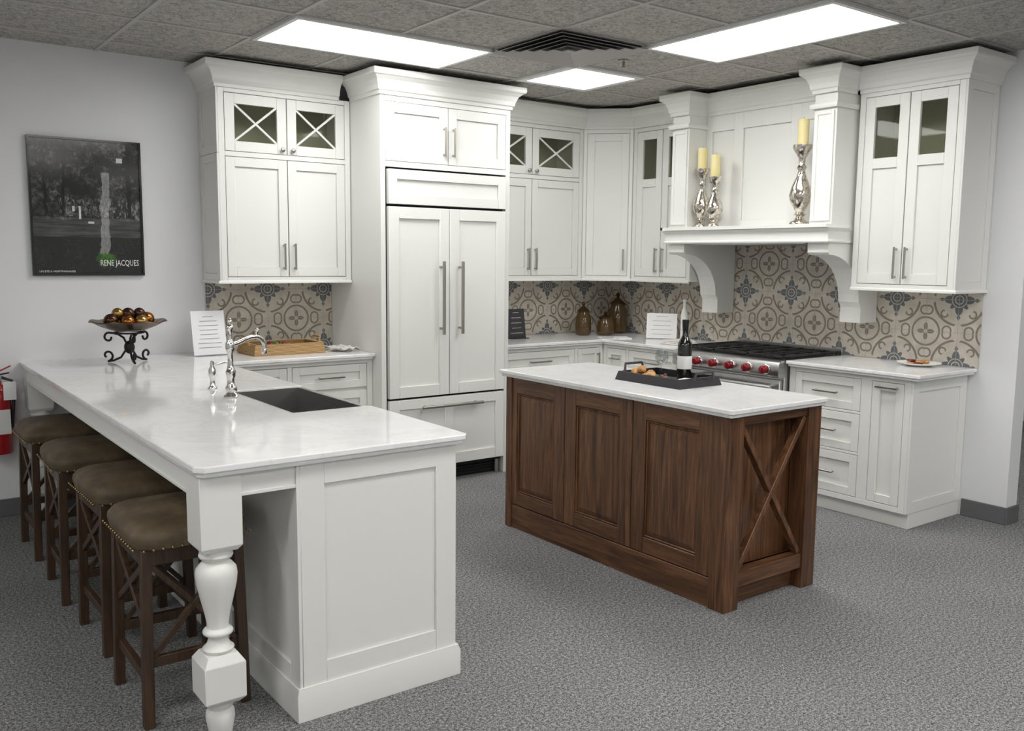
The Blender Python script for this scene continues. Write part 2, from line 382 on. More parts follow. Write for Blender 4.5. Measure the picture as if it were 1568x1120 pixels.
# vent
b=B(); x0,x1,y0,y1=GX-S,GX,GY-2*S,GY-S; z=HC-.008
b.box(x0+.013,x1-.013,y0+.013,y1-.013,z-.001,z+.004,'gap')
cx,cy=(x0+x1)/2,(y0+y1)/2
for o in (.290,.235,.180,.125,.070):
    pth=[(cx-o,cy-o),(cx-o,cy+o),(cx+o,cy+o),(cx+o,cy-o)]
    b.sweep(pth,[(.0,-.003),(.004,-.003),(-.030,-.018),(-.034,-.018)],'ventgrey',z,close=True)
b.box(cx-.025,cx+.025,cy-.025,cy+.025,z-.018,z-.012,'ventgrey')
b.done('air_vent')
b=B(); b.lathe((-1.56,-1.78,HC-.05),[(.012,0),(.022,.004),(.008,.012),(.008,.04),(.035,.043),(.035,.05)],'nickel',16); b.done('sprinkler_head')
# ---------------------------------------------------------------- BACKSPLASH
b=B(); b.box(-3.56,-2.672,-.009,-.001,.9145,ZU-.0005,'tile'); b.done('backsplash')
b=B(); b.box(-1.648,-.001,-.009,-.001,.9145,ZU-.0005,'tile'); b.done('backsplash')
b=B(); b.box(-.009,-.001,-3.28,-.0095,.9145,ZU-.0005,'tile'); b.box(-.009,-.001,-2.60,-1.25,ZU-.0005,1.66,'tile'); b.done('backsplash')
# ---------------------------------------------------------------- UPPER CABINETS
def twodoor_upper(b,a0,a1,d,style,z0=ZU,z1=ZT):
    carcass(b,a0,a1,z0,z1,d)
    m=(a0+a1)/2; s=.038
    if style=='X':
        faceframe(b,a0,a1,z0,z1,d,s,mids=(ZB,))
        b.box(a0+.018,a1-.018,.01,d-.02,ZB-.009,ZB+.009,'white')
        for (p,q) in ((a0+s,m),(m,a1-s)):
            glassdoor(b,p,q,ZB+.015,z1-.03,d,x=True,r=.062)
            door(b,p,q,z0+.03,ZB-.015,d)
        for sg in (-1,1): knob(b,m+sg*.035,ZB+.045,d); pull(b,m+sg*.036,z0+.16,d,.17)
    else:
        faceframe(b,a0,a1,z0,z1,d,s)
        b.box(a0+.018,a1-.018,.01,d-.03,2.115,2.13,'white')
        for (p,q) in ((a0+s,m),(m,a1-s)): glassdoor(b,p,q,z0+.03,z1-.03,d,split=2.14,r=.062)
        for sg in (-1,1): pull(b,m+sg*.034,z0+.16,d,.19)
b=B(); b.M=FB; twodoor_upper(b,-3.56,-2.675,.33,'X')
b.M=FL(-3.56); panel(b,.004,.33,ZU,ZB,.012,t=.012,r=.05,rec=.008); panel(b,.004,.33,ZB+.002,ZT,.012,t=.012,r=.05,rec=.008)
b.M=I4; b.sweep([(-3.572,-.002),(-3.572,-.33),(-2.755,-.33)],CROWN,'white',ZT-.005); b.sweep([(-3.572,-.002),(-3.572,-.33),(-2.675,-.33)],RAIL,'white',ZU-.012)
b.done('upper_cabinet',.0018)
# ---------------------------------------------------------------- REFRIGERATOR (panelled) & surround
b=B(); b.M=FB; D=.745
b.box(-2.67,-2.635,.002,D,0,ZT,'white'); b.box(-1.685,-1.65,.002,D,0,ZT,'white')
b.box(-2.635,-1.685,.002,D-.022,2.13,ZT,'white')
b.box(-2.635,-1.685,D-.022,D,2.12,2.155,'white'); b.box(-2.635,-1.685,D-.022,D,2.53,ZT,'white')
m=-2.16
for (p,q) in ((-2.635,m),(m,-1.685)): door(b,p,q,2.155,2.53,D,r=.065)
for sg in (-1,1): pull(b,m+sg*.036,2.155+.15,D,.19)
b.M=I4; b.sweep([(-2.67,-.34),(-2.67,-D),(-1.65,-D),(-1.65,-.34)],CROWN,'white',ZT-.005)
b.done('refrigerator_surround_cabinet',.0018)
b=B(); b.M=FB; D=.765
b.box(-2.63,-1.69,.03,D-.05,.10,2.115,'gap')
b.box(-2.60,-1.72,.10,D-.09,.0,.10,'gap')
for k in range(4): b.box(-2.60,-1.72,D-.09,D-.075,.02+k*.022,.03+k*.022,'black')
panel(b,-2.622,-1.698,1.885,2.105,D,r=.062,t=.035)
m=-2.16
for (p,q) in ((-2.622,m-.003),(m+.003,-1.698)): panel(b,p,q,.615,1.868,D,r=.075,t=.035)
b.box(-2.622,-1.698,D-.035,D-.012,.125,.60,'white')
for (p,q) in ((-2.622,-2.55),(m-.035,m+.035),(-1.77,-1.698)): b.box(p,q,D-.012,D,.125,.60,'white')
for (p,q) in ((.125,.20),(.535,.60)): b.box(-2.55,m-.035,D-.012,D,p,q,'white'); b.box(m+.035,-1.77,D-.012,D,p,q,'white')
for sg in (-1,1):
    a=m+sg*.075
    b.cyl((a,D+.05,1.03),(a,D+.05,1.52),.011,'nickel'); 
    for zz in (1.07,1.48): b.cyl((a,D-.002,zz),(a,D+.05,zz),.008,'nickel')
b.cyl((-2.40,D+.05,.545),(-1.91,D+.05,.545),.011,'nickel')
for aa in (-2.36,-1.95): b.cyl((aa,D-.002,.545),(aa,D+.05,.545),.008,'nickel')
for aa in (-2.60,-1.72): b.cyl((aa,D-.06,0),(aa,D-.06,.10),.018,'nickel')
b.done('refrigerator',.0018)
# ---------------------------------------------------------------- corner uppers
b=B(); b.M=FB; twodoor_upper(b,-1.648,-.615,.33,'X')
b.M=I4; b.sweep([(-1.648,-.33),(-.61,-.33)],RAIL,'white',ZU-.012)
b.done('upper_cabinet',.0018)
b=B(); b.sweep([(-1.56,-.33),(-.61,-.33),(-.33,-.61),(-.33,-1.245)],CROWN,'white',ZT+.001); b.done('trim_crown',.0018)
b=B()
b.prism([(-.612,-.004),(-.004,-.004),(-.004,-.608),(-.318,-.608),(-.612,-.314)],ZU,ZT,'white')
s2=math.sqrt(.5)
b.M=frame((-.612,-.33,0),(s2,-s2,0),(-s2,-s2,0)); L=.394
faceframe(b,0,L,ZU,ZT,.002,s=.028,t=.018); door(b,.028,L-.028,ZU+.03,ZT-.03,.002,t=.016); pull(b,L-.062,ZU+.16,.002,.17)
b.M=I4; b.sweep([(-.612,-.33),(-.33,-.612)],RAIL,'white',ZU-.012)
b.done('corner_upper_cabinet',.0018)
b=B(); b.M=FR; twodoor_upper(b,.612,1.243,.33,'G')
b.M=I4; b.sweep([(-.33,-.612),(-.33,-1.243)],RAIL,'white',ZU-.012)
b.done('upper_cabinet',.0018)
# right upper
b=B(); b.M=FR; twodoor_upper(b,2.625,3.28,.36,'G')
b.M=FE(-3.28); panel(b,-.36,-.004,ZU,ZT,.012,t=.012,r=.055,rec=.008)
b.M=I4; pth=[(-.36,-2.625),(-.36,-3.292),(-.002,-3.292)]
b.sweep(pth,CROWN,'white',ZT-.005); b.sweep(pth,RAIL,'white',ZU-.012)
b.done('upper_cabinet',.0018)
# ---------------------------------------------------------------- HOOD
b=B(); b.M=FR
H0,H1=1.252,2.602; PW=.16
zb=1.775
b.box(H0+.01,H1-.01,.002,.365,zb,ZT,'white')
for (p,q) in ((H0,H0+PW),(H1-PW,H1)):
    b.box(p,q,.01,.563,zb,ZT,'white')
    panel(b,p+.012,q-.012,zb+.02,2.46,.575,t=.012,r=.022,rec=.006)
    b.M=I4; x=-.565
    b.sweep([(-.36,-p),(x-.01,-p),(x-.01,-q),(-.36,-q)],[(0,0),(.014,0),(.018,.012),(.018,.03),(0,.03)],'white',2.475)
    b.M=FR
A=[H0+PW,1.465,1.665,1.745,2.14,2.22,2.40,H1-PW]
zr0,zr1=zb+.05,2.455
for i in (0,2,4,6): b.box(A[i],A[i+1],.365,.385,zb,ZT,'white')
for i in (1,3,5):
    b.box(A[i],A[i+1],.365,.385,zb,zr0,'white'); b.box(A[i],A[i+1],.365,.385,zr1,ZT,'white'); b.box(A[i],A[i+1],.365,.369,zr0,zr1,'white')
b.M=I4
pth=[(-.34,-H0),(-.575,-H0),(-.575,-H0-PW),(-.39,-H0-PW),(-.39,-H1+PW),(-.575,-H1+PW),(-.575,-H1),(-.37,-H1)]
b.sweep(pth,[(o*.85,z) for o,z in CROWN],'white',ZT-.005)
b.prism([(-.36,-H0-.001),(-.574,-H0-.001),(-.574,-H0-PW),(-.36,-H0-PW)],ZT,ZT+.14,'white'); b.prism([(-.36,-H1+PW),(-.574,-H1+PW),(-.574,-H1+.001),(-.36,-H1+.001)],ZT,ZT+.14,'white')
b.prism([(-.01,-H0-PW),(-.389,-H0-PW),(-.389,-H1+PW),(-.01,-H1+PW)],ZT,ZT+.14,'white')
# mantel
b.prism([(-.01,-H0+.004),(-.599,-H0+.004),(-.599,-H1-.004),(-.01,-H1-.004)],1.662,1.7515,'white')
mp=[(-.37,-H0+.004),(-.60,-H0+.004),(-.60,-H1-.004),(-.38,-H1-.004)]
b.sweep(mp,[(0,0),(.010,0),(.014,.012),(.004,.02),(.004,.07),(.014,.078),(.030,.09),(0,.09)],'white',1.66)
b.prism([(-.01,-H0+.006),(-.635,-H0+.006),(-.635,-H0+.03),(-.635,-H1-.012),(-.375,-H1-.012),(-.375,-H1-.004),(-.01,-H1-.004)],1.752,1.776,'white')
b.prism([(-.05,-H0-.2),(-.54,-H0-.2),(-.54,-H1+.2),(-.05,-H1+.2)],1.652,1.663,'steel')
# corbels
cv=[(0.011,1.661),(.575,1.661),(.575,1.60),(.56,1.585)]
for i in range(0,11):
    t=math.pi/2*i/10; cv.append((.55-.33*math.sin(t),1.585-.30*(1-math.cos(t)) ))
cv+= [(.205,1.27),(.195,1.25),(.195,1.15),(0.011,1.15)]
for (p,q) in ((H0+.005,H0+PW-.005),(H1-PW+.005,H1-.005)):
    n=len(cv); vs=[(p,a,z) for a,z in cv]+[(q,a,z) for a,z in cv]
    b.M=FR; b.add(vs,[list(range(n))[::-1],list(range(n,2*n))]+[(i,(i+1)%n,n+(i+1)%n,n+i) for i in range(n)],'white')
b.done('range_hood',.0018)
# ---------------------------------------------------------------- BASES
CB=.876
def drawer(b,a0,a1,z0,z1,n,L=.17,r=.05,**k):
    door(b,a0,a1,z0,z1,n,r=r,**k); 
    if L: pull(b,(a0+a1)/2,(z0+z1)/2,n,L,False)
b=B(); b.M=FB
b.box(-3.66,-2.672,.002,.598,.10,CB,'white'); b.box(-3.66,-2.672,.002,.54,0,.10,'white')
faceframe(b,-3.70,-2.672,.10,CB,.62,s=.04,top=.025); b.box(-3.265,-3.235,.60,.62,.13,CB-.025,'white')
drawer(b,-3.66,-3.265,.69,.85,.62,L=.12); door(b,-3.66,-3.265,.13,.66,.62); b.box(-3.66,-3.265,.60,.62,.66,.69,'white')
drawer(b,-3.235,-2.712,.69,.85,.62,L=.18); drawer(b,-3.235,-2.712,.41,.675,.62); drawer(b,-3.235,-2.712,.13,.39,.62)
b.done('base_cabinet',.0018)
b=B(); b.M=FB
b.box(-1.648,-.004,.004,.598,.10,CB,'white'); b.box(-1.648,-.06,.004,.54,0,.10,'white')
faceframe(b,-1.648,-.62,.10,CB,.62,s=.04,top=.025)
b.box(-1.61,-.915,.60,.62,.66,.69,'white'); b.box(-.915,-.885,.60,.62,.13,CB-.025,'white')
drawer(b,-1.61,-.915,.69,.85,.62,L=.2); door(b,-1.61,-1.262,.13,.66,.62); door(b,-1.262,-.915,.13,.66,.62); door(b,-.885,-.66,.13,.85,.62,r=.045); pull(b,-.68,.74,.62,.14)
for sg in (-1,1): pull(b,-1.262+sg*.036,.56,.62,.14)
b.M=FR
b.box(.60,1.452,.004,.598,.10,CB-.001,'white'); b.box(.60,1.452,.004,.54,0,.10,'white')
faceframe(b,.62,1.452,.10,CB,.62,s=.04,top=.025); b.box(.88,.91,.60,.62,.13,CB-.025,'white')
drawer(b,.66,.88,.69,.85,.62,L=.1); door(b,.66,.88,.13,.675,.62,r=.045); drawer(b,.91,1.412,.69,.85,.62); drawer(b,.91,1.412,.41,.675,.62); drawer(b,.91,1.412,.13,.39,.62)
b.done('base_cabinet',.0018)
b=B(); b.M=FR
E=3.222
b.box(2.385,E-.012,.004,.588,.091,CB,'white'); b.box(2.385,E-.004,.004,.575,0,.0905,'white')
faceframe(b,2.385,E-.0125,.092,CB,.61,s=.04,top=.026,bot=.033,t=.022)
b.box(2.895,2.965,.588,.61,.125,.85,'white')
b.box(2.425,2.895,.59,.61,.385,.40,'white'); b.box(2.425,2.895,.59,.61,.635,.65,'white')
drawer(b,2.425,2.895,.65,.85,.61); drawer(b,2.425,2.895,.40,.635,.61); drawer(b,2.425,2.895,.125,.385,.61)
door(b,2.965,E-.052,.125,.85,.61,r=.05); pull(b,(2.965+E-.052)/2,.82,.61,.14,False)
b.M=FE(-E+.012); panel(b,-.61,-.004,.092,CB,.012,t=.012,r=.07,rec=.008)
b.done('base_cabinet',.0018)
# ---------------------------------------------------------------- COUNTERTOPS
def inset(poly,d):
    P=[Vector(p) for p in poly]; n=len(P); out=[]
    area=sum(P[i].x*P[(i+1)%n].y-P[(i+1)%n].x*P[i].y for i in range(n)); sg=1 if area>0 else -1
    for i in range(n):
        def nr(a,c): e=(c-a).normalized(); return Vector((-e.y,e.x))*sg
        n1=nr(P[i-1],P[i]); n2=nr(P[i],P[(i+1)%n]); m=(n1+n2)/2; m/=max(m.length_squared,.2); out.append(tuple(P[i]+m*d))
    return out
def counter(name,poly):
    b=B(); b.prism(poly,.893,.914,'quartz'); b.prism(inset(poly,.010),.8775,.8935,'quartz'); return b.done(name,.004,3)
CT=.914
counter('peninsula_countertop',[(-4.66,-.003),(-4.66,-3.25),(-4.634,-3.276),(-3.695,-3.276),(-3.68,-3.26),(-3.68,-2.535),(-3.70,-2.515),(-4.035,-2.515),(-4.035,-1.80),(-3.68,-1.80),(-3.68,-.664),(-2.673,-.664),(-2.673,-.003)])
counter('corner_countertop',[(-1.647,-.010),(-1.647,-.655),(-.655,-.655),(-.655,-1.455),(-.010,-1.455),(-.010,-.010)])
counter('range_side_countertop',[(-.010,-2.38),(-.65,-2.38),(-.65,-3.278),(-.010,-3.278)])
# ---------------------------------------------------------------- RANGE
b=B(); b.M=FR; r0,r1=1.460,2.374
b.box(r0,r1,.012,.65,.12,.895,'steel'); b.box(r0+.03,r1-.03,.05,.60,0,.12,'black')
pf=[(.645,.80),(.70,.80),(.715,.815),(.715,.885),(.70,.905),(.68,.912),(.645,.912)]
n=len(pf); vs=[(r0,a,z) for a,z in pf]+[(r1,a,z) for a,z in pf]
b.add(vs,[list(range(n))[::-1],list(range(n,2*n))]+[(i,(i+1)%n,n+(i+1)%n,n+i) for i in range(n)],'steel')
b.box(r0+.01,r1-.01,.645,.685,.20,.785,'steel'); b.box(r0+.14,r1-.14,.685,.689,.34,.66,'blackgloss')
b.cyl((r0+.04,.735,.74),(r1-.04,.735,.74),.015,'steel')
for a in (r0+.08,r1-.08): b.cyl((a,.68,.74),(a,.735,.74),.010,'steel')
for k in range(6):
    a=r0+.10+k*(r1-r0-.2)/5
    b.tube([(a,.714,.85),(a,.722,.85)],.034,'chrome',20); b.tube([(a,.722,.85),(a,.742,.85),(a,.756,.85),(a,.760,.85)],[.026,.026,.024,.018],'red',20)
    b.box(a-.005,a+.005,.758,.770,.832,.868,'red')
b.box(r0+.01,r1-.01,.036,.644,.896,.905,'black'); b.box(r0,r1,.012,.035,.895,.955,'steel')
for j in range(3):
    g0=r0+.015+j*.295; g1=g0+.29
    for a in (g0+.006,g0+.10,g0+.145,g0+.19,g1-.006): b.box(a-.006,a+.006,.05,.635,.925,.94,'black')
    for d in (.056,.2,.345,.49,.629): b.box(g0,g1,d-.006,d+.006,.922,.937,'black')
    for a in (g0+.006,g1-.006):
        for d in (.056,.629): b.box(a-.006,a+.006,d-.006,d+.006,.904,.925,'black')
    for d in (.2,.49): b.lathe((g0+.145,d,.905),[(.05,0),(.05,.012),(.035,.016),(.0001,.017)],'black',20)
b.done('gas_range',.0018)
# ---------------------------------------------------------------- PENINSULA
b=B()
x0,x1,yn=-4.33,-3.715,-3.244
b.box(x0+.012,x1-.02,yn+.012,-.67,.0,.62,'white'); 
b.box(x0+.012,x1-.02,yn+.012,-2.53,.62,CB,'white'); b.box(x0+.012,x1-.02,-1.79,-.67,.62,CB,'white'); b.box(x0+.012,-4.06,-2.53,-1.79,.62,CB,'white')
b.box(-4.31,-3.705,-.66,-.02,0,CB,'white')
b.M=FE(yn+.012); panel(b,x0+.0125,x1,.10,CB,.012,t=.012,r=.085,rt=.075,rb=.09,rec=.009)
b.M=FL(x0+.012)
L=(-yn); n=4; 
e=[.02+(L-.02)*i/n for i in range(n+1)]
for i in range(n): panel(b,e[i],e[i+1],.10,CB,.012,t=.012,r=.075,rec=.009)
b.M=FX(x1-.02); 
for (p,q) in ((2.56,2.98),(1.35,1.77),(.70,1.35)): door(b,p,q,.13,.85,.02)
for (p,q) in ((1.78,2.16),(2.16,2.54)): door(b,p,q,.13,.60,.02)
b.M=I4
b.sweep([(x0,-.02),(x0,yn),(x1,yn),(x1,yn+.2)],[(0,0),(.014,0),(.014,.095),(.008,.11),(.008,.116),(0,.116)],'white',0)
b.box(-4.635,-4.612,-3.12,-.10,.80,CB,'white'); b.box(-4.53,x0,-3.235,-3.212,.80,CB,'white')
b.box(-4.53,x0,-3.241,-3.235,.80,.812,'white'); b.box(-4.641,-4.635,-3.12,-.10,.80,.812,'white')
def post(b,cx,cy,h=.066):
    b.box(cx-h,cx+h,cy-h,cy+h,.645,.8765,'white')
    def sq(z0,h0,z1,h1):
        vs=[(cx+sx*a,cy+sy*a,z) for z,a in ((z0,h0),(z1,h1)) for sx,sy in ((-1,-1),(1,-1),(1,1),(-1,1))]
        b.add(vs,[(3,2,1,0),(4,5,6,7)]+[(i,(i+1)%4,4+(i+1)%4,4+i) for i in range(4)],'white')
    sq(.628,h*.80,.645,h); 
    pr=[(.040,.285),(.046,.292),(.050,.302),(.036,.315),(.030,.335),(.034,.343),(.046,.350),(.048,.357),(.044,.364),(.034,.37),(.034,.385),(.040,.42),(.052,.47),(.062,.515),(.065,.545),(.062,.565),(.050,.580),(.040,.588),(.040,.594),(.050,.600),(.054,.608),(.050,.616),(.052,.63)]
    b.lathe((cx,cy,0),pr,'white',32)
    sq(.262,h,.290,h*.72); b.box(cx-h,cx+h,cy-h,cy+h,.145,.262,'white'); sq(.125,h*.72,.145,h)
    b.lathe((cx,cy,0),[(.030,0),(.036,.01),(.046,.07),(.044,.09),(.036,.10),(.042,.11),(.046,.127)],'white',32)
post(b,-4.576,-3.178); post(b,-4.576,-.075)
b.done('peninsula_cabinet',.0022)
# sink
b=B(); sx0,sx1,sy0,sy1=-4.031,-3.690,-2.511,-1.804; zt,zbm=.909,.68; t=.012
b.box(sx0,sx1,sy0,sy1,zbm-.006,zbm,'sinksteel')
b.box(sx0,sx0+t,sy0,sy1,zbm,zt,'sinksteel'); b.box(sx1-t*1.6,sx1,sy0,sy1,zbm-.03,zt,'steel'); b.box(sx0+t,sx1-t*1.6,sy0,sy0+t,zbm,zt,'sinksteel'); b.box(sx0+t,sx1-t*1.6,sy1-t,sy1,zbm,zt,'sinksteel')
b.lathe(((sx0+sx1)/2,-2.15,zbm),[(.045,.001),(.045,.004),(.03,.004),(.02,.002),(.0001,.002)],'chrome',20)
b.done('farmhouse_sink',.003,2)
# faucet
b=B(); c=(-4.095,-1.98,CT)
b.lathe(c,[(.034,0),(.034,.006),(.026,.012),(.020,.022),(.026,.032),(.026,.045),(.017,.058),(.015,.085),(.021,.095),(.023,.115),(.017,.13),(.013,.145),(.012,.20),(.018,.207),(.021,.22),(.021,.24),(.015,.252),(.012,.262),(.012,.30),(.017,.308),(.017,.318),(.009,.328),(.012,.34),(.006,.352),(.0001,.355)],'chrome',20)
sp_=[(0,.235),(.04,.240),(.08,.252),(.12,.262),(.16,.262),(.19,.25),(.205,.225),(.205,.20)]
dx_,dy_=.92,.39
b.tube([(c[0]+u_*dx_,c[1]+u_*dy_,c[2]+w_) for u_,w_ in sp_],[.011,.011,.010,.010,.010,.010,.011,.013],'chrome',12)
b.lathe((c[0]+.205*dx_,c[1]+.205*dy_,c[2]+.175),[(.009,0),(.014,.004),(.015,.02),(.012,.03)],'chrome',14)
b.lathe((c[0]+.16*dx_,c[1]+.16*dy_,c[2]+.268),[(.006,0),(.008,.012),(.012,.02),(.009,.03),(.0001,.034)],'chrome',14)
b.tube([(c[0],c[1],c[2]+.105),(c[0]-.02,c[1]-.03,c[2]+.11),(c[0]-.025,c[1]-.045,c[2]+.125)],[.007,.006,.010],'chrome',10)
b.done('kitchen_faucet')
b=B(); c=(-4.08,-1.68,CT)
b.lathe(c,[(.022,0),(.022,.006),(.013,.014),(.012,.05),(.018,.06),(.018,.09),(.008,.11),(.010,.13),(.0001,.135)],'chrome',16); b.tube([(c[0],c[1],c[2]+.11),(c[0]+.07,c[1],c[2]+.125),(c[0]+.08,c[1],c[2]+.11)],.006,'chrome',8); b.done('soap_dispenser')
# ---------------------------------------------------------------- ISLAND
b=B(); ix0,ix1,iy0,iy1=-2.448,-1.800,-3.447,-1.817; P=.095
W='walnut'
b.box(ix0+.03,ix1-.03,iy0+.10,iy1-.02,.0,CB,W)
for (px_,py_) in ((ix0,iy0),(ix1-P,iy0)): b.box(px_,px_+P,py_,py_+P,0,CB,W)
for px_ in (ix0,ix1-P): b.box(px_,px_+P,iy1-.05,iy1,0,CB,W)
b.M=FL(ix0+.03)
A0,A1=-iy1+.004,-iy0-P
b.box(A0,A1,0,.022,0,.135,'walnuth')
ws=(A1-A0)/3
for i in range(3):
    p=A0+ws*i+.003; q=A0+ws*(i+1)-.003; z0,z1=.14,CB-.002; r=.085
    b.box(p,p+r,0,.022,z0,z1,W); b.box(q-r,q,0,.022,z0,z1,W); b.box(p+r,q-r,0,.0215,z1-r,z1,'walnuth'); b.box(p+r,q-r,0,.0215,z0,z0+r*.9,'walnuth')
    a0,a1,c0,c1=p+r+.002,q-r-.002,z0+r*.9+.002,z1-r-.002; g=.035
    vs=[(a0,.004,c0),(a1,.004,c0),(a1,.004,c1),(a0,.004,c1),(a0+g,.018,c0+g),(a1-g,.018,c0+g),(a1-g,.018,c1-g),(a0+g,.018,c1-g)]
    b.add(vs,[(4,5,6,7),(0,1,5,4),(1,2,6,5),(2,3,7,6),(3,0,4,7),(3,2,1,0)],W)
    for (u0,u1,v0,v1) in ((a0,a1,c1-.008,c1),(a0,a1,c0,c0+.008),(a0,a0+.008,c0+.008,c1-.008),(a1-.008,a1,c0+.008,c1-.008)): b.box(u0,u1,.002,.016,v0,v1,W)
b.M=FE(iy0)
e0,e1=ix0+P,ix1-P
b.box(e0,e1,-.06,-.01,CB-.045,CB,'walnutx'); b.box(e0,e1,-.075,-.008,.10,.17,'walnutx')
b.box(e0,e1,-.09,-.06,0,.17,'walnutx')
for kk,(p,q) in enumerate((((e0,.17),(e1,CB-.045)),((e0,CB-.045),(e1,.17)))):
    d=Vector((q[0]-p[0],q[1]-p[1])).normalized(); w=Vector((-d.y,d.x))*.021
    pts=[(p[0]+w.x,p[1]+w.y),(q[0]+w.x,q[1]+w.y),(q[0]-w.x,q[1]-w.y),(p[0]-w.x,p[1]-w.y)]
    vs=[(a,-.05-.002*kk,z) for a,z in pts]+[(a,-.014-.002*kk,z) for a,z in pts]
    vs=[(min(max(a,e0-.002),e1+.002),nn,min(max(z,.165),CB-.04)) for a,nn,z in vs]
    b.add(vs,[(0,1,2,3),(7,6,5,4),(0,4,5,1),(1,5,6,2),(2,6,7,3),(3,7,4,0)],W)
b.done('kitchen_island',.0022)
counter('island_countertop',[(-2.478,-1.787),(-2.478,-3.462),(-2.464,-3.477),(-1.799,-3.477),(-1.785,-3.462),(-1.785,-1.787)])
# ---------------------------------------------------------------- STOOLS
def stool_mesh():
    b=B(); a,c=.172,.205; w=.034; SW='stoolwood'
    for sx in (-1,1):
        for sy in (-1,1):
            b.beam((sx*(a-.017+.006),sy*(c-.017+.006),0),(sx*(a-.022),sy*(c-.022),.60),w,w,SW,up=(0,1,0))
    for sy in (-1,1):
        y=sy*(c-.02)
        b.box(-a+.03,a-.03,y-.012,y+.012,.545,.60,SW); b.box(-a+.03,a-.03,y-.011,y+.011,.20,.235,SW)
        b.beam((-a+.035,y,.235),(a-.035,y,.545),.018,.024,SW,up=(0,1,0)); b.beam((-a+.035,y+.001,.545),(a-.035,y+.001,.235),.018,.024,SW,up=(0,1,0))
    for sx in (-1,1):
        x=sx*(a-.02)
        b.box(x-.012,x+.012,-c+.03,c-.03,.545,.60,SW); b.box(x-.011,x+.011,-c+.03,c-.03,.14,.175,SW)
        b.beam((x,-c+.03,.33),(x,c-.03,.545),.024,.018,SW,up=(1,0,0)); b.beam((x+.001,-c+.03,.545),(x+.001,c-.03,.33),.024,.018,SW,up=(1,0,0))
    b.lathe((0,0,.597),[(.93,0),(1.,.006),(1.01,.018),(1.03,.035),(1.02,.052),(.96,.068),(.84,.080),(.6,.090),(.3,.094),(.0001,.095)],'leather',48,True,.188,.228,ex=5)
    for i in range(15):
        for sx in (-1,1): b.ball((sx*.191,-.20+.4*i/14,.607),.0055,'nail',n=6)
    for i in range(12):
        for sy in (-1,1): b.ball((-.165+.33*i/11,sy*.231,.607),.0055,'nail',n=6)
    return b
first=None
for (xx,yy,rz) in ((-4.590,-2.80,.0),(-4.575,-2.15,.02),(-4.595,-1.50,-.02),(-4.595,-.78,.01)):
    if first is None:
        first=stool_mesh().done('bar_stool',.0015); o=first
    else:
        o=bpy.data.objects.new('bar_stool',first.data); COL.objects.link(o)
        md=o.modifiers.new('bevel','BEVEL'); md.width=.0015; md.segments=1; md.limit_method='ANGLE'; md.angle_limit=math.radians(40)
    o.location=(xx,yy,0); o.rotation_euler=(0,0,rz)
# ---------------------------------------------------------------- POSTER
b=B(); b.M=FB
p0,p1,z0,z1=-4.565,-3.94,1.415,2.225; f=.012
b.box(p0,p1,.002,.012,z0,z1,'black')
for (q) in ((p0,p0+f,z0,z1),(p1-f,p1,z0,z1),(p0+f,p1-f,z0,z0+f),(p0+f,p1-f,z1-f,z1)): b.box(q[0],q[1],.010,.024,q[2],q[3],'blackgloss')
b.box(p0+f,p1-f,.012,.014,z0+f,z1-f,'photo')
tm=Matrix(((1,0,0,0),(0,0,1,0),(0,1,0,0),(0,0,0,1)))
b.text('RENE JACQUES',.050,'label',Matrix.Translation((-4.195,.0155,1.475))@tm@Matrix.Diagonal((.66,1,1,1)))
b.text('UN ETE A MONTPARNASSE',.016,'label',Matrix.Translation((-4.53,.0155,1.435))@tm)
b.done('framed_poster',recalc=False)
# ---------------------------------------------------------------- EXTINGUISHER
b=B(); c=(-4.79,-.095,.40)
b.lathe(c,[(.062,0),(.068,.01),(.068,.32),(.060,.35),(.038,.385),(.022,.40),(.022,.42)],'redpaint',28)
b.box(c[0]-.02,c[0]+.02,c[1]-.02,c[1]+.02,.82,.85,'steel'); b.beam((c[0]-.02,c[1],.85),(c[0]+.06,c[1]-.02,.865),.024,.008,'black'); b.beam((c[0]-.02,c[1],.86),(c[0]+.07,c[1]-.02,.905),.024,.008,'redpaint')
b.tube([(c[0]+.02,c[1]-.01,.84),(c[0]+.07,c[1]-.02,.82),(c[0]+.075,c[1]-.03,.70),(c[0]+.06,c[1]-.04,.55)],.009,'black',10)
b.box(c[0]-.05,c[0]+.05,c[1]-.072,c[1]-.0665,.52,.66,'label'); b.box(c[0]+.02,c[0]+.085,c[1]-.075,c[1]-.073,.715,.82,'paper')
b.box(c[0]-.03,c[0]+.03,c[1]+.06,-.001,.45,.78,'steel')
b.done('fire_extinguisher')
# ---------------------------------------------------------------- DECOR BOWL
b=B(); cx,cy=-4.135,-.38
z=CT+.001
for k in range(3):
    t0=2*math.pi*k/3+.5; ux,uy=math.cos(t0),math.sin(t0)
    def R(r,h): return (cx+ux*r,cy+uy*r,z+h)
    pts=[]
    for i in range(17):
        a=-math.pi*.5+ -2*math.pi*.9*(1-i/16.); rr=.012+.022*i/16
        pts.append(R(.125+math.cos(a)*rr,.041+math.sin(a)*rr))
    pts+= [R(.09,.012),R(.05,.03),R(.02,.075),R(.015,.11),R(.03,.145),R(.06,.165),R(.09,.172)]
    for i in range(14):
        a=math.pi*.5-2*math.pi*.8*i/13; rr=.028-.015*i/13; pts.append(R(.115+math.cos(a)*rr,.147+math.sin(a)*rr))
    b.tube(pts,.0065,'iron',8)
b.tube([(cx+.085*math.cos(t/12*2*math.pi),cy+.085*math.sin(t/12*2*math.pi),z+.176) for t in range(12)],.005,'iron',8,close=True)
b.ball((cx,cy,z+.09),.03,'iron',sz=1.3)
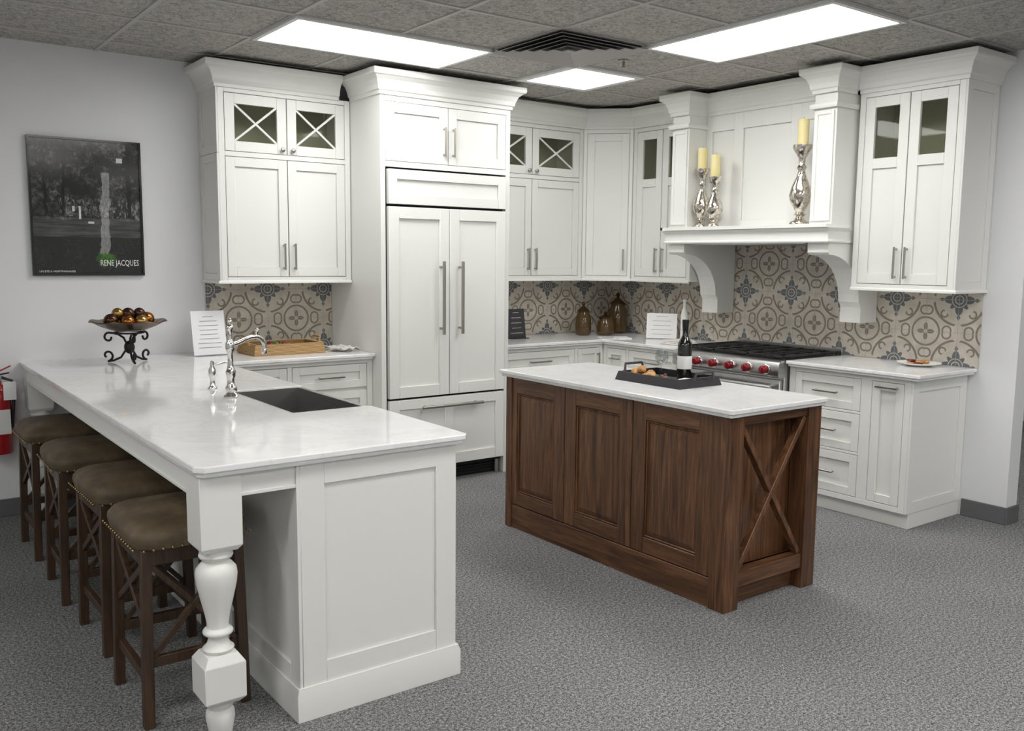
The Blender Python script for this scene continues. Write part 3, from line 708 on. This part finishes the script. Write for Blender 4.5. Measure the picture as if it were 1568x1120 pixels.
b.lathe((cx,cy,z+.176),[(.0001,.006),(.05,.006),(.10,.018),(.15,.040),(.19,.062),(.215,.066),(.213,.072),(.188,.068),(.148,.046),(.098,.024),(.05,.012),(.0001,.012)],'bronze',40,True,wave=.004,wn=8)
for i,(dx,dy,dz,r,mm) in enumerate(((-.10,-.02,.072,.042,'ballC'),(-.02,-.07,.066,.040,'ballA'),(.06,-.05,.066,.040,'ballB'),(.11,.02,.076,.042,'ballA'),(.03,.06,.066,.040,'ballC'),(-.06,.07,.070,.040,'ballB'),(0,0,.108,.038,'ballC'),(-.06,-.01,.112,.034,'ballB'),(.065,.01,.110,.034,'ballC'))):
    b.ball((cx+dx,cy+dy,z+.176+dz),r,mm)
b.done('decorative_bowl')
def stand(name,cx,cy,w,h,rz,lean=.2,mat='paper',lines=6,base=.07,txt='ink',border=None):
    b=B(); 
    Rm=Matrix.Translation((cx,cy,CT+.001))@Matrix.Rotation(rz,4,'Z'); b.M=Rm
    b.box(-w/2,w/2,-base/2,base/2,0,.004,'clear' if mat=='paper' else mat)
    b.M=Rm@Matrix.Translation((0,base*.3,.004))@Matrix.Rotation(-lean,4,'X')
    b.box(-w/2,w/2,-.002,.002,0,h,mat)
    if border: b.box(-w/2+.012,w/2-.012,-.003,-.0021,.012,h-.012,border)
    for i in range(lines):
        zz=h*(.86-.7*i/max(lines-1,1)); ww=w*(.36 if i else .2)*random.uniform(.7,1)
        b.box(-ww,ww,-.0042,-.0032,zz,zz+.0025,txt)
    b.done(name)
stand('sign_holder',-3.615,-.27,.215,.28,.06,lean=.18,lines=8)
# wicker tray
b=B(); c=(-3.17,-.30,CT)
b.box(c[0]-.24,c[0]+.24,c[1]-.155,c[1]+.155,0+CT+.001,CT+.012,'wicker')
Pth=[(c[0]-.23,c[1]-.145),(c[0]-.23,c[1]+.145),(c[0]+.23,c[1]+.145),(c[0]+.23,c[1]-.145)]
b.sweep(Pth,[(-.008,0),(.012,.05),(.016,.062),(.0,.064),(-.012,.0)],'wicker',CT+.008,close=True)
for sg in (-1,1): b.tube([(c[0]+sg*.235,c[1]-.06,CT+.06),(c[0]+sg*.25,c[1]-.05,CT+.10),(c[0]+sg*.25,c[1]+.05,CT+.10),(c[0]+sg*.235,c[1]+.06,CT+.06)],.007,'wicker',8)
b.done('wicker_tray')
b=B(); b.lathe((c[0]-.05,c[1],CT+.014),[(.05,0),(.09,.02),(.11,.045),(.104,.045),(.08,.02),(.0001,.01)],'bottle',24); 
for k in range(10): b.ball((c[0]-.05+random.uniform(-.06,.06),c[1]+random.uniform(-.06,.06),CT+.055),.022,'green' if k%2 else 'berry')
b.done('fruit_dish')
b=B()
pts=[]; n=12
for i in range(n+1):
    for j in range(n+1):
        pts.append((-2.86+.15*i/n+.02*math.sin(j*.9),-.50+.20*j/n+.015*math.sin(i*.8),CT+.020+.010*math.sin(i*1.3+j*.7)+.006*math.cos(j*1.7)))
b.add(pts,[(i*(n+1)+j,(i+1)*(n+1)+j,(i+1)*(n+1)+j+1,i*(n+1)+j+1) for i in range(n) for j in range(n)],'cloth',True); o=b.done('linen_napkin',recalc=False); md=o.modifiers.new('s','SOLIDIFY'); md.thickness=.003
# ---------------------------------------------------------------- corner props
stand('menu_sign',-1.20,-.27,.17,.23,.0,lean=.15,mat='slate',lines=5,txt='label',base=.06)
def canister(name,cx,cy,r,h):
    b=B(); b.lathe((cx,cy,CT+.001),[(r*.8,0),(r,.012),(r*1.02,h*.25),(r*.95,h*.55),(r*.72,h*.66),(r*.70,h*.70)],'amber',28)
    b.lathe((cx,cy,CT+h*.70),[(r*.80,0),(r*.82,.008),(r*.5,h*.09),(r*.22,h*.15),(r*.12,h*.18),(r*.24,h*.23),(r*.16,h*.27),(.0001,h*.30)],'bronze',24); b.done(name)
canister('glass_canister',-.53,-.27,.066,.28); canister('glass_canister',-.365,-.36,.070,.20); canister('glass_canister',-.125,-.25,.084,.35)
stand('sign_holder',-.24,-.88,.24,.20,-.9,lean=.15,lines=5,border='label')
b=B(); b.lathe((-.14,-1.03,CT+.001),[(.035,0),(.035,.006),(.028,.01),(.028,.20),(.020,.235),(.012,.25),(.012,.30),(.016,.305),(.016,.32),(.0001,.322)],'label',20); b.done('oil_bottle')
b=B(); b.M=Matrix.Translation((-.50,-.62,CT+.001))@Matrix.Rotation(-.5,4,'Z'); b.box(-.12,.0,-.09,.09,0,.004,'paper'); b.box(.01,.12,-.09,.09,0,.006,'paper'); b.box(-.11,-.02,-.07,.0,.0042,.0048,'ink'); b.done('brochure')
b=B(); b.M=Matrix.Translation((-.42,-1.24,CT+.001))
for k in range(3): b.box(-.11+.01*k,.11-.008*k,-.09+.01*k,.09-.01*k,k*.011,k*.011+.010,'cloth')
b.done('folded_towel',.004,2)
# ---------------------------------------------------------------- candlesticks
def candlestick(cx,cy,h,ch,r=.05):
    b=B(); z=1.777; k=h
    b.lathe((cx,cy,z),[(r,0),(r*1.02,.008),(r*.9,.018),(r*.55,.03),(r*.38,k*.10),(r*.60,k*.13),(r*.40,k*.155),(r*.6,k*.20),(r*1.02,k*.30),(r*1.12,k*.38),(r*.92,k*.48),(r*.50,k*.60),(r*.32,k*.68),(r*.48,k*.72),(r*.30,k*.76),(r*.36,k*.84),(r*.68,k*.90),(r*.95,k*.96),(r*.95,k*1.0),(r*.7,k)],'mercury',28)
    b.lathe((cx,cy,z+h),[(.033,0),(.034,.004),(.034,ch-.004),(.031,ch),(.006,ch-.003)],'candle',24); b.cyl((cx,cy,z+h+ch-.004),(cx,cy,z+h+ch+.012),.0015,'black',6)
    b.done('candlestick')
candlestick(-.50,-1.49,.41,.145,.058); candlestick(-.53,-1.635,.345,.15,.056); candlestick(-.51,-2.33,.50,.16,.064)
# ---------------------------------------------------------------- island tray
b=B(); x0,x1,y0,y1=-2.215,-1.885,-2.93,-2.45; z=CT+.001
b.box(x0+.015,x1-.015,y0+.015,y1-.015,z,z+.010,'slate')
b.sweep([(x0+.012,y0+.012),(x0+.012,y1-.012),(x1-.012,y1-.012),(x1-.012,y0+.012)],[(-.002,0),(.010,.0),(.022,.045),(.010,.045)],'slate',z,close=True)
for yy,sg in ((y0,-1),(y1,1)):
    b.tube([((x0+x1)/2-.07,yy+sg*.005,z+.04),((x0+x1)/2-.06,yy+sg*.012,z+.075),((x0+x1)/2+.06,yy+sg*.012,z+.075),((x0+x1)/2+.07,yy+sg*.005,z+.04)],.007,'slate',8)
b.done('serving_tray')
b=B(); c=(-1.98,-2.74,CT+.012)
b.lathe(c,[(.034,0),(.037,.006),(.037,.175),(.034,.195),(.020,.222),(.0145,.235),(.0145,.295),(.017,.297),(.017,.31),(.013,.312)],'bottle',28)
b.lathe(c,[(.0375,.06),(.0378,.062),(.0378,.125),(.0375,.127)],'label',28); b.lathe(c,[(.0152,.255),(.0175,.30),(.0175,.314),(.0001,.315)],'blackgloss',20)
b.done('wine_bottle')
def wineglass(x,y,s=1.):
    b=B(); b.lathe((x,y,CT+.0115),[(.033*s,0),(.033*s,.002),(.004,.006),(.0035,.06*s),(.006,.068*s),(.028*s,.085*s),(.036*s,.11*s),(.030*s,.155*s),(.029*s,.155*s),(.035*s,.11*s),(.027*s,.087*s),(.0001,.074*s)],'clear',24); b.done('wine_glass')
wineglass(-2.0,-2.60,.95); wineglass(-1.94,-2.53,.85)
b=B()
for (dx,dy,a) in ((0,0,.3),(.045,-.06,1.2),(-.03,-.10,2.2),(.04,.05,-.4),(.01,-.03,.9)):
    q=[];rr=[]
    for i in range(9):
        t=(i/8-.5)*2.2; q.append((-2.12+dx+.045*math.sin(t)*math.cos(a)-.02*math.cos(t)*math.sin(a),-2.56+dy+.045*math.sin(t)*math.sin(a)+.02*math.cos(t)*math.cos(a),CT+.036+(.022 if a==.9 else 0))); rr.append(.006+.018*math.cos((i/8-.5)*2.7)**2)
    b.tube(q,rr,'bread',10)
b.done('croissants')
b=B()
for k in range(14): b.ball((-2.12+random.uniform(-.035,.035),-2.73+random.uniform(-.04,.04),CT+.024+random.uniform(0,.016)),.011,'berry' if k%3 else 'green',n=10)
b.done('grapes')
b=B(); b.M=Matrix.Translation((-2.08,-2.84,CT+.012))@Matrix.Rotation(.3,4,'Z'); b.box(-.06,.06,-.035,.035,0,.012,'cloth'); b.box(-.05,.055,-.03,.03,.0125,.022,'cloth'); b.done('cloth_napkin',.003,2)
b=B(); c=(-.17,-3.0,CT+.001)
b.lathe(c,[(.07,0),(.075,.004),(.125,.016),(.128,.020),(.12,.020),(.07,.008),(.0001,.008)],'label',32); b.done('plate')
b=B()
for k in range(9): b.lathe((c[0]+random.uniform(-.05,.05),c[1]+random.uniform(-.05,.05),CT+.010+.008*(k//3)),[(.026,0),(.028,.004),(.024,.010),(.0001,.011)],'bread' if k%3 else 'berry',14)
b.done('cookies')
# ---------------------------------------------------------------- CAMERA
C=Vector((-5.4807,-5.9620,1.5497)); yaw,pit,rol,f=.6378,.1187,.0102,1388.5
F=Vector((math.sin(yaw)*math.cos(pit),math.cos(yaw)*math.cos(pit),-math.sin(pit)))
R=Vector((math.cos(yaw),-math.sin(yaw),0)); U=R.cross(F)
R2=R*math.cos(rol)+U*math.sin(rol); U2=U*math.cos(rol)-R*math.sin(rol)
mw=Matrix.Identity(4)
for i in range(3): mw[i][0]=R2[i]; mw[i][1]=U2[i]; mw[i][2]=-F[i]; mw[i][3]=C[i]
cd=bpy.data.cameras.new('camera'); cd.sensor_width=36; cd.lens=36*f/1568; cd.sensor_fit='HORIZONTAL'
co=bpy.data.objects.new('camera',cd); COL.objects.link(co); co.matrix_world=mw; sc.camera=co
w=bpy.data.worlds.new('world'); sc.world=w; w.use_nodes=True; w.node_tree.nodes['Background'].inputs[0].default_value=(.8,.85,.9,1); w.node_tree.nodes['Background'].inputs[1].default_value=.3
